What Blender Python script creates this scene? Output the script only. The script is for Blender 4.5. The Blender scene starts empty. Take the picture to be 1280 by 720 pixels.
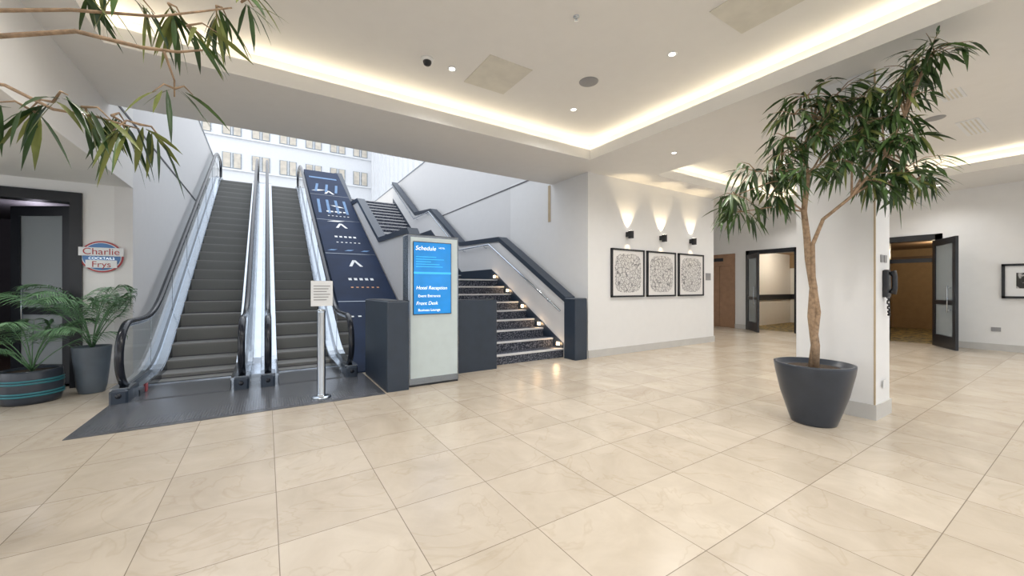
import bpy, math, random
from mathutils import Vector, Matrix
random.seed(7)
S = bpy.context.scene
try:
    S.view_settings.view_transform = 'Standard'
    S.view_settings.exposure = 0.25
except Exception as e:
    print(e)

# ------------------------------------------------------------------ materials
def new_mat(name):
    m = bpy.data.materials.new(name); m.use_nodes = True
    nt = m.node_tree
    b = nt.nodes.get('Principled BSDF')
    return m, nt, b

def mat(name, col, rough=0.5, metal=0.0, var=0.06, scale=6.0, bump=0.0, emit=None, es=0.0, spec=None, coat=0.0):
    m, nt, b = new_mat(name)
    tc = nt.nodes.new('ShaderNodeNewGeometry')
    n = nt.nodes.new('ShaderNodeTexNoise'); n.inputs['Scale'].default_value = scale
    n.inputs['Detail'].default_value = 3
    nt.links.new(tc.outputs['Position'], n.inputs['Vector'])
    r = nt.nodes.new('ShaderNodeValToRGB')
    lo = [max(0, c*(1-var)) for c in col]; hi = [min(1, c*(1+var)) for c in col]
    r.color_ramp.elements[0].color = (*lo, 1); r.color_ramp.elements[1].color = (*hi, 1)
    r.color_ramp.elements[0].position = .3; r.color_ramp.elements[1].position = .7
    nt.links.new(n.outputs['Fac'], r.inputs['Fac'])
    nt.links.new(r.outputs['Color'], b.inputs['Base Color'])
    b.inputs['Roughness'].default_value = rough
    b.inputs['Metallic'].default_value = metal
    if spec is not None: b.inputs['Specular IOR Level'].default_value = spec
    if coat: b.inputs['Coat Weight'].default_value = coat
    if bump:
        bp = nt.nodes.new('ShaderNodeBump'); bp.inputs['Strength'].default_value = bump
        bp.inputs['Distance'].default_value = .01
        nt.links.new(n.outputs['Fac'], bp.inputs['Height'])
        nt.links.new(bp.outputs['Normal'], b.inputs['Normal'])
    if emit:
        b.inputs['Emission Color'].default_value = (*emit, 1)
        b.inputs['Emission Strength'].default_value = es
    return m

def glass_mat(name, tint=(.94, .97, .98), refl=.14, diffuse=0.0):
    m = bpy.data.materials.new(name); m.use_nodes = True
    nt = m.node_tree; nt.nodes.clear()
    o = nt.nodes.new('ShaderNodeOutputMaterial')
    t = nt.nodes.new('ShaderNodeBsdfTransparent'); t.inputs[0].default_value = (*tint, 1)
    g = nt.nodes.new('ShaderNodeBsdfGlossy'); g.inputs['Roughness'].default_value = .03
    f = nt.nodes.new('ShaderNodeLayerWeight'); f.inputs['Blend'].default_value = refl
    mx = nt.nodes.new('ShaderNodeMixShader')
    nt.links.new(f.outputs['Fresnel'], mx.inputs[0])
    nt.links.new(t.outputs[0], mx.inputs[1]); nt.links.new(g.outputs[0], mx.inputs[2])
    out = mx
    if diffuse:
        d = nt.nodes.new('ShaderNodeBsdfDiffuse'); d.inputs[0].default_value = (.6, .64, .66, 1)
        m2 = nt.nodes.new('ShaderNodeMixShader'); m2.inputs[0].default_value = diffuse
        nt.links.new(mx.outputs[0], m2.inputs[1]); nt.links.new(d.outputs[0], m2.inputs[2]); out = m2
    nt.links.new(out.outputs[0], o.inputs[0])
    return m

def floor_mat():
    m, nt, b = new_mat('beige_stone_tiles')
    g = nt.nodes.new('ShaderNodeNewGeometry')
    mp = nt.nodes.new('ShaderNodeMapping'); mp.inputs['Location'].default_value = (-.056+6.4, -2.463+6.4, 0)
    nt.links.new(g.outputs['Position'], mp.inputs['Vector'])
    br = nt.nodes.new('ShaderNodeTexBrick'); br.offset = 0; br.squash = 1
    br.inputs['Scale'].default_value = 1
    br.inputs['Brick Width'].default_value = .64; br.inputs['Row Height'].default_value = .64
    br.inputs['Mortar Size'].default_value = .0024; br.inputs['Mortar Smooth'].default_value = .1
    br.inputs['Color1'].default_value = (.595, .52, .425, 1)
    br.inputs['Color2'].default_value = (.67, .595, .495, 1)
    br.inputs['Mortar'].default_value = (.27, .225, .175, 1)
    nt.links.new(mp.outputs[0], br.inputs['Vector'])
    sn = nt.nodes.new('ShaderNodeVectorMath'); sn.operation = 'SNAP'; sn.inputs[1].default_value = (.64, .64, 50)
    nt.links.new(mp.outputs[0], sn.inputs[0])
    sc = nt.nodes.new('ShaderNodeVectorMath'); sc.operation = 'SCALE'; sc.inputs['Scale'].default_value = 7.3
    nt.links.new(sn.outputs[0], sc.inputs[0])
    av = nt.nodes.new('ShaderNodeVectorMath'); av.operation = 'ADD'
    nt.links.new(sc.outputs[0], av.inputs[0]); nt.links.new(mp.outputs[0], av.inputs[1])
    n = nt.nodes.new('ShaderNodeTexNoise'); n.inputs['Scale'].default_value = 2.0; n.inputs['Detail'].default_value = 8
    n.inputs['Roughness'].default_value = .6; n.inputs['Distortion'].default_value = .9
    nt.links.new(av.outputs[0], n.inputs['Vector'])
    cr = nt.nodes.new('ShaderNodeValToRGB')
    cr.color_ramp.elements[0].position = .28; cr.color_ramp.elements[0].color = (.82, .80, .77, 1)
    cr.color_ramp.elements[1].position = .68; cr.color_ramp.elements[1].color = (1.0, 1.0, 1.0, 1)
    nt.links.new(n.outputs['Fac'], cr.inputs['Fac'])
    n2 = nt.nodes.new('ShaderNodeTexNoise'); n2.inputs['Scale'].default_value = 1.5; n2.inputs['Detail'].default_value = 4; n2.inputs['Distortion'].default_value = 1.2
    nt.links.new(av.outputs[0], n2.inputs['Vector'])
    v = nt.nodes.new('ShaderNodeValToRGB'); e = v.color_ramp.elements
    e[0].position = .485; e[0].color = (1, 1, 1, 1); e[1].position = .515; e[1].color = (1, 1, 1, 1)
    x = e.new(.50); x.color = (.93, .91, .88, 1)
    nt.links.new(n2.outputs['Fac'], v.inputs['Fac'])
    mx = nt.nodes.new('ShaderNodeMix'); mx.data_type = 'RGBA'; mx.blend_type = 'MULTIPLY'
    mx.inputs[0].default_value = 1
    nt.links.new(br.outputs['Color'], mx.inputs[6]); nt.links.new(cr.outputs['Color'], mx.inputs[7])
    m2 = nt.nodes.new('ShaderNodeMix'); m2.data_type = 'RGBA'; m2.blend_type = 'MULTIPLY'; m2.inputs[0].default_value = 1
    nt.links.new(mx.outputs[2], m2.inputs[6]); nt.links.new(v.outputs['Color'], m2.inputs[7])
    nt.links.new(m2.outputs[2], b.inputs['Base Color'])
    b.inputs['Roughness'].default_value = .25
    bp = nt.nodes.new('ShaderNodeBump'); bp.inputs['Strength'].default_value = .3; bp.inputs['Distance'].default_value = .002
    bp.invert = True
    nt.links.new(br.outputs['Fac'], bp.inputs['Height']); nt.links.new(bp.outputs['Normal'], b.inputs['Normal'])
    return m

def stripes_mat(name, c1, c2, freq, axis='X', rough=.4, metal=.5):
    m, nt, b = new_mat(name)
    g = nt.nodes.new('ShaderNodeNewGeometry')
    w = nt.nodes.new('ShaderNodeTexWave'); w.bands_direction = axis; w.inputs['Scale'].default_value = freq
    nt.links.new(g.outputs['Position'], w.inputs['Vector'])
    r = nt.nodes.new('ShaderNodeValToRGB')
    r.color_ramp.elements[0].color = (*c1, 1); r.color_ramp.elements[1].color = (*c2, 1)
    nt.links.new(w.outputs['Fac'], r.inputs['Fac']); nt.links.new(r.outputs['Color'], b.inputs['Base Color'])
    b.inputs['Roughness'].default_value = rough; b.inputs['Metallic'].default_value = metal
    return m

def speckle_mat(name, c1, c2, scale, th=.55, rough=.8):
    m, nt, b = new_mat(name)
    g = nt.nodes.new('ShaderNodeNewGeometry')
    n = nt.nodes.new('ShaderNodeTexNoise'); n.inputs['Scale'].default_value = scale; n.inputs['Detail'].default_value = 4
    nt.links.new(g.outputs['Position'], n.inputs['Vector'])
    r = nt.nodes.new('ShaderNodeValToRGB')
    r.color_ramp.elements[0].position = th-.04; r.color_ramp.elements[1].position = th+.04
    r.color_ramp.elements[0].color = (*c1, 1); r.color_ramp.elements[1].color = (*c2, 1)
    nt.links.new(n.outputs['Fac'], r.inputs['Fac']); nt.links.new(r.outputs['Color'], b.inputs['Base Color'])
    b.inputs['Roughness'].default_value = rough
    return m

def art_mat(name, seed):
    m, nt, b = new_mat(name)
    tc = nt.nodes.new('ShaderNodeTexCoord')
    mp = nt.nodes.new('ShaderNodeMapping'); mp.inputs['Location'].default_value = (seed, 0, seed*1.7)
    nt.links.new(tc.outputs['Object'], mp.inputs['Vector'])
    v = nt.nodes.new('ShaderNodeTexVoronoi'); v.feature = 'DISTANCE_TO_EDGE'; v.inputs['Scale'].default_value = 13
    nt.links.new(mp.outputs[0], v.inputs['Vector'])
    w = nt.nodes.new('ShaderNodeTexNoise'); w.inputs['Scale'].default_value = 7; w.inputs['Detail'].default_value = 2; w.inputs['Distortion'].default_value = 1.5
    nt.links.new(mp.outputs[0], w.inputs['Vector'])
    ln = nt.nodes.new('ShaderNodeMath'); ln.operation = 'LESS_THAN'; ln.inputs[1].default_value = .05
    nt.links.new(v.outputs['Distance'], ln.inputs[0])
    ml = nt.nodes.new('ShaderNodeMath'); ml.operation = 'MULTIPLY'; ml.inputs[1].default_value = 22
    nt.links.new(w.outputs['Fac'], ml.inputs[0])
    fr_ = nt.nodes.new('ShaderNodeMath'); fr_.operation = 'FRACT'; nt.links.new(ml.outputs[0], fr_.inputs[0])
    l2 = nt.nodes.new('ShaderNodeMath'); l2.operation = 'LESS_THAN'; l2.inputs[1].default_value = .25
    nt.links.new(fr_.outputs[0], l2.inputs[0])
    mxx = nt.nodes.new('ShaderNodeMath'); mxx.operation = 'MAXIMUM'
    nt.links.new(ln.outputs[0], mxx.inputs[0]); nt.links.new(l2.outputs[0], mxx.inputs[1])
    sp = nt.nodes.new('ShaderNodeSeparateXYZ'); nt.links.new(tc.outputs['Object'], sp.inputs[0])
    p4 = []
    for ax in ('X', 'Z'):
        q = nt.nodes.new('ShaderNodeMath'); q.operation = 'ABSOLUTE'; nt.links.new(sp.outputs[ax], q.inputs[0])
        q2 = nt.nodes.new('ShaderNodeMath'); q2.operation = 'POWER'; q2.inputs[1].default_value = 4; nt.links.new(q.outputs[0], q2.inputs[0]); p4.append(q2)
    s_ = nt.nodes.new('ShaderNodeMath'); s_.operation = 'ADD'; nt.links.new(p4[0].outputs[0], s_.inputs[0]); nt.links.new(p4[1].outputs[0], s_.inputs[1])
    ad = nt.nodes.new('ShaderNodeMath'); ad.operation = 'LESS_THAN'; ad.inputs[1].default_value = .415**4
    nt.links.new(s_.outputs[0], ad.inputs[0])
    mu = nt.nodes.new('ShaderNodeMath'); mu.operation = 'MULTIPLY'
    nt.links.new(mxx.outputs[0], mu.inputs[0]); nt.links.new(ad.outputs[0], mu.inputs[1])
    mx = nt.nodes.new('ShaderNodeMix'); mx.data_type = 'RGBA'
    mx.inputs[6].default_value = (.80, .79, .78, 1); mx.inputs[7].default_value = (.21, .21, .22, 1)
    nt.links.new(mu.outputs[0], mx.inputs[0]); nt.links.new(mx.outputs[2], b.inputs['Base Color'])
    b.inputs['Roughness'].default_value = .4
    return m

M = {}
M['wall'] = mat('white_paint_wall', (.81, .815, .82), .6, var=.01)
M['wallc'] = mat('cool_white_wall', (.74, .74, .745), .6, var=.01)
M['ceil'] = mat('ceiling_paint', (.82, .815, .80), .7, var=.01)
M['floor'] = floor_mat()
M['base'] = mat('baseboard_stone', (.58, .575, .56), .4, var=.03)
M['black'] = mat('black_satin', (.013, .015, .020), .35, var=.1)
M['slate'] = mat('dark_slate_cladding', (.028, .042, .066), .35, var=.08)
M['rubber'] = mat('handrail_rubber', (.014, .017, .026), .18, var=.05)
M['steel'] = mat('brushed_steel', (.56, .62, .70), .16, 1.0, var=.04)
M['steeld'] = mat('dark_steel', (.27, .30, .34), .25, 1.0, var=.05)
M['step'] = stripes_mat('escalator_step', (.17, .17, .165), (.36, .36, .35), 40, 'X', .45, 0)
M['riser'] = stripes_mat('escalator_riser', (.12, .125, .12), (.28, .28, .27), 40, 'X', .5, 0)
M['plate'] = stripes_mat('landing_plate', (.15, .16, .18), (.21, .22, .245), 12, 'X', .25, .4)
M['mat'] = mat('dark_entry_floor', (.13, .135, .15), .25, .2, var=.15, scale=4)
M['glass'] = glass_mat('balustrade_glass')
M['winglass'] = glass_mat('window_glass', (.95, .97, .98), .05)
M['doorglass'] = glass_mat('door_glass', (.8, .85, .88), .15, .35)  # pale grey diffuse share stands in for outside light reflected in the panes
M['blue'] = mat('navy_graphic_panel', (.010, .024, .066), .6, var=.15, scale=2, spec=.2)
M['blue2'] = mat('light_blue_graphic', (.10, .22, .42), .5, var=.1)
M['white'] = mat('white_gloss', (.78, .80, .82), .3, var=.01)
M['frost'] = mat('kiosk_white_panel', (.58, .67, .69), .25, var=.03)
M['screen'] = mat('screen_blue', (.01, .12, .38), .2, var=.3, scale=3, emit=(.0, .22, .55), es=.7)
M['screen2'] = mat('screen_band', (.02, .3, .6), .2, emit=(.05, .45, .85), es=.7)
M['txt'] = mat('screen_text', (.9, .95, 1), .4, emit=(.85, .95, 1), es=.7)
M['carpet'] = speckle_mat('stair_carpet', (.026, .032, .05), (.17, .18, .22), 38, .54)
M['nosing'] = mat('stair_nosing', (.68, .68, .69), .4, var=.05)
M['led'] = mat('led_warm', (1, .88, .70), .5, emit=(1, .86, .64), es=7)
M['lamp'] = mat('lamp_glow', (1, .95, .85), .5, emit=(1, .95, .85), es=5)
M['steplamp'] = mat('step_lamp_glow', (1, .75, .5), .5, emit=(1, .68, .38), es=10)
M['pot'] = mat('charcoal_pot', (.034, .043, .060), .28, var=.1)
M['potg'] = mat('grey_pot', (.10, .125, .155), .35, var=.1)
M['teal'] = mat('teal_stripe', (.03, .18, .22), .4)
M['soil'] = mat('soil', (.06, .04, .025), .95, var=.5, scale=40, bump=.5)
M['bark'] = mat('bark', (.34, .235, .15), .8, var=.3, scale=30, bump=.4)
M['leaf1'] = mat('leaf_green', (.06, .12, .03), .38, var=.35, scale=9)
M['leaf2'] = mat('leaf_dark', (.03, .068, .02), .38, var=.35, scale=9)
M['leaf3'] = mat('leaf_yellowgreen', (.17, .20, .05), .45, var=.3, scale=9)
M['palm'] = mat('palm_green', (.10, .21, .10), .45, var=.35, scale=9)
M['bronze'] = mat('bronze', (.36, .22, .14), .3, .6, var=.1)
M['tan'] = mat('tan_trim', (.50, .40, .27), .5)
M['carpetg'] = speckle_mat('gold_pattern_carpet', (.30, .23, .09), (.09, .08, .065), 7, .52)
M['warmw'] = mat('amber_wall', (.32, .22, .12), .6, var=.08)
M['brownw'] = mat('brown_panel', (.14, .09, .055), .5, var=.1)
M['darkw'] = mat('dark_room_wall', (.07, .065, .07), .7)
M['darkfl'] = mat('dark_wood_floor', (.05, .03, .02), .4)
M['signblue'] = mat('sign_blue', (.09, .22, .48), .4)
M['signred'] = mat('sign_red', (.42, .05, .06), .4)
M['facade'] = mat('facade_white', (.76, .78, .81), .7, var=.02)
M['curtain'] = mat('curtain_cream', (.62, .57, .49), .8, var=.15, scale=2.5)
M['winD'] = mat('facade_window_dark', (.30, .34, .38), .15, var=.2)
M['ground'] = mat('paving', (.5, .5, .5), .8)
M['grey'] = mat('grey_plastic', (.30, .30, .31), .5)
M['vent'] = mat('ceiling_panel_beige', (.70, .68, .61), .6)
M['dark'] = mat('shadow_gap', (.10, .10, .11), .6)
M['orange'] = mat('orange_graphic', (.75, .35, .15), .5)

# ------------------------------------------------------------------ mesh builder
class MB:
    def __init__(s): s.v = []; s.f = []; s.mi = []; s.ms = []; s.sm = []
    def m(s, k):
        mm = M[k] if isinstance(k, str) else k
        if mm not in s.ms: s.ms.append(mm)
        return s.ms.index(mm)
    def add(s, vs, fs, k, smooth=False):
        o = len(s.v); s.v += [tuple(p) for p in vs]; i = s.m(k)
        for f in fs: s.f.append([a+o for a in f]); s.mi.append(i); s.sm.append(smooth)
    def box(s, x0, x1, y0, y1, z0, z1, k):
        vs = [(x, y, z) for z in (z0, z1) for y in (y0, y1) for x in (x0, x1)]
        s.add(vs, [(0, 2, 3, 1), (4, 5, 7, 6), (0, 1, 5, 4), (2, 6, 7, 3), (0, 4, 6, 2), (1, 3, 7, 5)], k)
    def bbox(s, x0, x1, y0, y1, z0, z1, k, b=.01):
        p = [(x0+b, y0), (x1-b, y0), (x1, y0+b), (x1, y1-b), (x1-b, y1), (x0+b, y1), (x0, y1-b), (x0, y0+b)]
        vs = [(a, c, z0) for a, c in p]+[(a, c, z1-b) for a, c in p]
        cx, cy = (x0+x1)/2, (y0+y1)/2
        vs += [(a+(b if a < cx else -b), c+(b if c < cy else -b), z1) for a, c in p]
        fs = [tuple(range(7, -1, -1)), tuple(range(16, 24))]
        for r in (0, 8):
            for i in range(8):
                j = (i+1) % 8; fs.append((r+i, r+j, r+8+j, r+8+i))
        s.add(vs, fs, k)
    def obox(s, p0, p1, th, z0, z1, k):
        a = Vector((p0[0], p0[1])); b = Vector((p1[0], p1[1])); d = (b-a).normalized(); n = Vector((-d.y, d.x))*th/2
        q = [a-n, b-n, b+n, a+n]
        vs = [(c.x, c.y, z0) for c in q]+[(c.x, c.y, z1) for c in q]
        s.add(vs, [(3, 2, 1, 0), (4, 5, 6, 7)]+[(i, (i+1) % 4, 4+(i+1) % 4, 4+i) for i in range(4)], k)
    def strip(s, x0, x1, ys, top, bot, k, smooth=False):
        n = len(ys); vs = []
        for i in range(n):
            vs += [(x0, ys[i], bot[i]), (x1, ys[i], bot[i]), (x1, ys[i], top[i]), (x0, ys[i], top[i])]
        fs = [(0, 1, 2, 3), tuple((n-1)*4+j for j in (3, 2, 1, 0))]
        for i in range(n-1):
            for j in range(4):
                fs.append((i*4+j, (i+1)*4+j, (i+1)*4+(j+1) % 4, i*4+(j+1) % 4))
        s.add(vs, fs, k, smooth)
    def sheet(s, x, ys, top, bot, k):
        vs = []
        for i in range(len(ys)): vs += [(x, ys[i], bot[i]), (x, ys[i], top[i])]
        s.add(vs, [(2*i, 2*i+2, 2*i+3, 2*i+1) for i in range(len(ys)-1)], k)
    def tube(s, pts, rad, k, seg=8, sx=1.0, smooth=True):
        pts = [Vector(p) for p in pts]; n = len(pts)
        if not isinstance(rad, (list, tuple)): rad = [rad]*n
        vs = []; ref = None
        for i in range(n):
            t = (pts[min(i+1, n-1)]-pts[max(i-1, 0)]).normalized()
            if ref is None: ref = Vector((1, 0, 0)) if abs(t.x) < .8 else Vector((0, 1, 0))
            a = (ref-t*ref.dot(t)).normalized(); b = t.cross(a); ref = a
            for j in range(seg):
                an = 2*math.pi*j/seg
                vs.append(pts[i]+a*math.cos(an)*rad[i]*sx+b*math.sin(an)*rad[i])
        fs = [tuple(range(seg-1, -1, -1)), tuple((n-1)*seg+j for j in range(seg))]
        for i in range(n-1):
            for j in range(seg):
                fs.append((i*seg+j, i*seg+(j+1) % seg, (i+1)*seg+(j+1) % seg, (i+1)*seg+j))
        s.add(vs, fs, k, smooth)
    def lathe(s, prof, c, k, seg=40, smooth=True):
        n = len(prof); vs = []
        for r, z in prof:
            for j in range(seg):
                a = 2*math.pi*j/seg; vs.append((c[0]+r*math.cos(a), c[1]+r*math.sin(a), c[2]+z))
        fs = [tuple(range(seg-1, -1, -1)), tuple((n-1)*seg+j for j in range(seg))]
        for i in range(n-1):
            for j in range(seg):
                fs.append((i*seg+j, i*seg+(j+1) % seg, (i+1)*seg+(j+1) % seg, (i+1)*seg+j))
        s.add(vs, fs, k, smooth)
    def leaf(s, p, d, L, w, k, droop=.25):
        p = Vector(p); d = Vector(d).normalized()
        side = d.cross(Vector((0, 0, 1)))
        if side.length < .05: side = Vector((random.uniform(-1, 1), random.uniform(-1, 1), 0))
        side = side.normalized(); side = (Matrix.Rotation(random.uniform(-.8, .8), 3, d) @ side)
        up = side.cross(d); vs = []
        dn = Vector((0, 0, -1))
        for t, ww in ((0, .12), (.25, .8), (.5, 1), (.78, .6), (1, .03)):
            c = p+d*L*t+dn*droop*L*t*t
            vs += [c-side*w*ww*.5+up*w*.12*ww, c, c+side*w*ww*.5+up*w*.12*ww]
        fs = []
        for i in range(4):
            fs += [(3*i, 3*i+1, 3*i+4, 3*i+3), (3*i+1, 3*i+2, 3*i+5, 3*i+4)]
        s.add(vs, fs, k, True)
    def obj(s, name, origin=(0, 0, 0), parent=None):
        me = bpy.data.meshes.new(name); o = Vector(origin)
        me.from_pydata([tuple(Vector(p)-o) for p in s.v], [], s.f)
        for mm in s.ms: me.materials.append(mm)
        for i, p in enumerate(me.polygons): p.material_index = s.mi[i]; p.use_smooth = s.sm[i]
        me.update()
        ob = bpy.data.objects.new(name, me); ob.location = o
        S.collection.objects.link(ob)
        if parent: ob.parent = parent; ob.matrix_parent_inverse = Matrix.Translation(parent.location).inverted()
        return ob

def one(name, fn, origin=(0, 0, 0), parent=None):
    b = MB(); fn(b); return b.obj(name, origin, parent)
def boxobj(name, dims, k):
    b = MB()
    for d in dims: b.box(*d, k)
    c = dims[0]
    return b.obj(name, ((c[0]+c[1])/2, (c[2]+c[3])/2, c[4]))
def boxes(name, dims, k):
    for d in dims: boxobj(name, [d], k)

def text(name, body, loc, size, k, parent, rot=(math.pi/2, 0, 0), align='LEFT', shear=0):
    c = bpy.data.curves.new(name, 'FONT'); c.body = body; c.size = size; c.align_x = align; c.shear = shear
    c.materials.append(M[k])
    o = bpy.data.objects.new(name, c); o.location = loc; o.rotation_euler = rot
    S.collection.objects.link(o)
    if parent: o.parent = parent; o.matrix_parent_inverse = Matrix.Translation(parent.location).inverted()
    return o

# ------------------------------------------------------------------ room shell
CH = 3.72; LT = .18; TH = 4.10
XL, XR = -1.68, 5.42
boxes('floor', [(-5.5, 14.0, -4, 8.6, -.12, 0), (-1.9, 5.6, 8.6, 24, -.12, 0)], 'floor')
boxobj('ground', [(-60, 60, -60, 60, -.3, -.16)], 'ground')

T1 = (-1.3, 4.95, -2.5, 5.15); T2 = (6.75, 11.9, -2.5, 5.12)
low = [(XL, T1[0], -4, 6.85), (T1[0], T1[1], T1[3], 6.85), (T1[0], T1[1], -4, T1[2]), (T1[1], XR, -4, 6.85),
       (XR, T2[0], -4, 5.7), (T2[0], 9.87, T2[3], 5.7), (9.87, T2[1], T2[3], 8.6), (T2[0], T2[1], -4, T2[2]), (T2[1], 13.8, -4, 8.6)]
boxes('ceiling', [(r[0], r[1], r[2], r[3], CH, CH+LT) for r in low], 'ceil')
boxes('ceiling', [(XL, 13.8, -4, 5.7, TH, TH+.1), (XL, XR, 5.7, 6.85, TH, TH+.1), (9.87, 13.8, 5.7, 8.6, TH, TH+.1)], 'ceil')
led = MB(); up = MB()
for (a, b, c, d) in (T1, T2):
    g = .22
    for bx in [(a-g-.03, a-g, c-g, d+g), (b+g, b+g+.03, c-g, d+g), (a-g, b+g, c-g-.03, c-g), (a-g, b+g, d+g, d+g+.03)]:
        up.box(*bx, CH+LT, TH, 'ceil')
    for bx in [(a-g+.03, a-g+.07, c-g+.1, d+g-.1), (b+g-.07, b+g-.03, c-g+.1, d+g-.1),
               (a-g+.1, b+g-.1, c-g+.03, c-g+.07), (a-g+.1, b+g-.1, d+g-.07, d+g-.03)]:
        led.box(*bx, CH+LT+.001, CH+LT+.02, 'led')
up.obj('trim_9')
led.obj('cove_led_strip')
boxobj('ceiling_bulkhead', [(-5.5, XL, -4, 7.9, 2.89, 4.1)], 'ceil')

boxobj('wall_back', [(XR, 9.87, 5.7, 8.6, 0, 4.1)], 'wall')
boxobj('wall_far', [(9.87, 14.0, 8.6, 8.8, 0, 4.1)], 'wall')
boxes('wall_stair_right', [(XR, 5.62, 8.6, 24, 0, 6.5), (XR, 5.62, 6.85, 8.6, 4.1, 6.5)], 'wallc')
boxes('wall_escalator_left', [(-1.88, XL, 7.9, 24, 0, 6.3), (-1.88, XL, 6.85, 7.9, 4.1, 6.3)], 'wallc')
boxobj('wall_atrium_front', [(-1.88, 5.62, 6.65, 6.85, 4.2, 6.5)], 'wall')
boxobj('wall_front_jamb', [(-2.2, -1.88, 7.9, 8.05, 0, 2.89)], 'wall')
boxobj('wall_front_header', [(-4.2, -2.2, 7.9, 8.05, 2.74, 2.89)], 'wall')
boxobj('wall_front_left', [(-5.5, -4.2, 7.9, 8.05, 0, 2.89)], 'wall')
for nm, d in (('near', (13.8, 14.0, -4, 2.3, 0, 4.1)), ('centre', (13.8, 14.0, 3.4, 5.29, 0, 4.1)), ('pier', (13.8, 14.0, 6.83, 7.2, 0, 4.1)),
              ('end', (13.8, 14.0, 8.4, 8.6, 0, 4.1)), ('header_near', (13.8, 14.0, 2.3, 3.4, 2.725, 4.1)), ('header_centre', (13.8, 14.0, 5.29, 6.83, 2.665, 4.1)),
              ('header_end', (13.8, 14.0, 7.2, 8.4, 2.605, 4.1))):
    boxobj('wall_right_'+nm, [d], 'wall')
def rear(b):
    b.box(-5.5, 14, -4.2, -4, 0, .15, 'wall'); b.box(-5.5, 14, -4.2, -4, 3.4, 4.1, 'wall')
    x = -5.5
    while x < 14.01:
        b.box(x-.15 if x > -5.4 else x, min(x+.15, 14), -4.2, -4, .15, 3.4, 'wall'); x += 3.25
one('wall_rear', rear)
def lft(b):
    b.box(-5.7, -5.5, -4, 7.9, 0, .15, 'wall'); b.box(-5.7, -5.5, -4, 7.9, 2.7, 4.1, 'wall')
    for y in (-3.9, -1, 1.9, 4.8, 7.8): b.box(-5.7, -5.5, y-.1, y+.1, .15, 2.7, 'wall')
one('wall_left', lft)
for i in range(6):
    x0 = -5.35+3.25*i
    def wn(b, x0=x0):
        x1 = x0+2.95
        for bx in [(x0, x1, .15, .21), (x0, x1, 3.34, 3.4), (x0, x1, 2.4, 2.45)]: b.box(bx[0], bx[1], -4.13, -4.07, bx[2], bx[3], 'black')
        for xx in (x0, (x0+x1)/2-.03, x1-.06): b.box(xx, xx+.06, -4.13, -4.07, .15, 3.4, 'black')
        b.add([(x0, -4.1, .15), (x1, -4.1, .15), (x1, -4.1, 3.4), (x0, -4.1, 3.4)], [(0, 1, 2, 3)], 'winglass')
    one('window_%d' % (i+1), wn)

boxobj('baseboard_back', [(XR, 9.89, 5.68, 5.7, 0, .15), (9.87, 9.89, 5.7, 8.6, 0, .15)], 'base')
boxes('baseboard_right', [(13.78, 13.8, -4, 2.3, 0, .15), (13.78, 13.8, 3.4, 5.29, 0, .15), (13.78, 13.8, 6.83, 7.2, 0, .15)], 'base')
boxobj('baseboard_stair', [(5.40, 5.42, 5.7, 6.85, 0, .15)], 'base')
boxobj('trim_1', [(XL, XL+.012, 6.87, 24, 3.84, 3.87)], 'dark')
boxobj('trim_2', [(5.408, XR, 6.87, 20, 4.02, 4.05)], 'dark')
boxobj('trim_3', [(-1.9, XL+.02, 6.86, 24, 6.3, 6.34)], 'steeld')
boxobj('trim_4', [(5.40, 5.64, 6.86, 24, 6.5, 6.54)], 'steeld')
boxobj('trim_5', [(5.405, 5.42, 6.9, 6.98, 2.9, 3.72)], 'tan')

def col(b):
    b.box(5.435, 5.91, 1.39, 2.11, 0, CH, 'wall')
    b.box(5.42, 5.925, 1.375, 2.125, 0, .16, 'base')
    b.box(5.431, 5.447, 1.386, 1.40, .16, CH, 'tan')
one('column', col, (5.67, 1.75, 0))

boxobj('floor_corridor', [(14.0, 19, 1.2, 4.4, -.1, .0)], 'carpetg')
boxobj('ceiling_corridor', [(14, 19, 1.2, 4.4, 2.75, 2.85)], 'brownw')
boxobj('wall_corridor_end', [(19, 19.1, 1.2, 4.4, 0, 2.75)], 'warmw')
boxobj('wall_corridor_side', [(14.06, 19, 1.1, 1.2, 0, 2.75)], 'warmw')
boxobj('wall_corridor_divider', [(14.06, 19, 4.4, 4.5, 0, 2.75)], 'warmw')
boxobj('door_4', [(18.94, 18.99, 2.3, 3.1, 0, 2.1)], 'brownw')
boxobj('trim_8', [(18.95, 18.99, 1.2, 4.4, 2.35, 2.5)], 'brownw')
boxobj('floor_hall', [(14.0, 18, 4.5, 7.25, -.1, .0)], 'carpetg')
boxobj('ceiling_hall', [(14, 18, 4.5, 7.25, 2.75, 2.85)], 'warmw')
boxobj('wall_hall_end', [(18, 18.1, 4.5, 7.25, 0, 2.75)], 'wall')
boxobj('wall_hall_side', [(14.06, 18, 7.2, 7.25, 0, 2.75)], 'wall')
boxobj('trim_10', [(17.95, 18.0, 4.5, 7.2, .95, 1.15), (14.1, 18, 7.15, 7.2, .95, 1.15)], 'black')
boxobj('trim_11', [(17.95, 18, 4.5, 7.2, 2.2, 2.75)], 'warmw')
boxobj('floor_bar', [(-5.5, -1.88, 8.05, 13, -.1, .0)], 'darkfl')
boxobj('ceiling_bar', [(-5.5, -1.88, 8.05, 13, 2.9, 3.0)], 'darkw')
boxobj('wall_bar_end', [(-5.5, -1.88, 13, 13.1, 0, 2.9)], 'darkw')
boxes('wall_bar_side', [(-5.6, -5.5, 8.05, 13, 0, 2.9), (-1.9, -1.885, 8.05, 13, 0, 2.9)], 'darkw')

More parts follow.
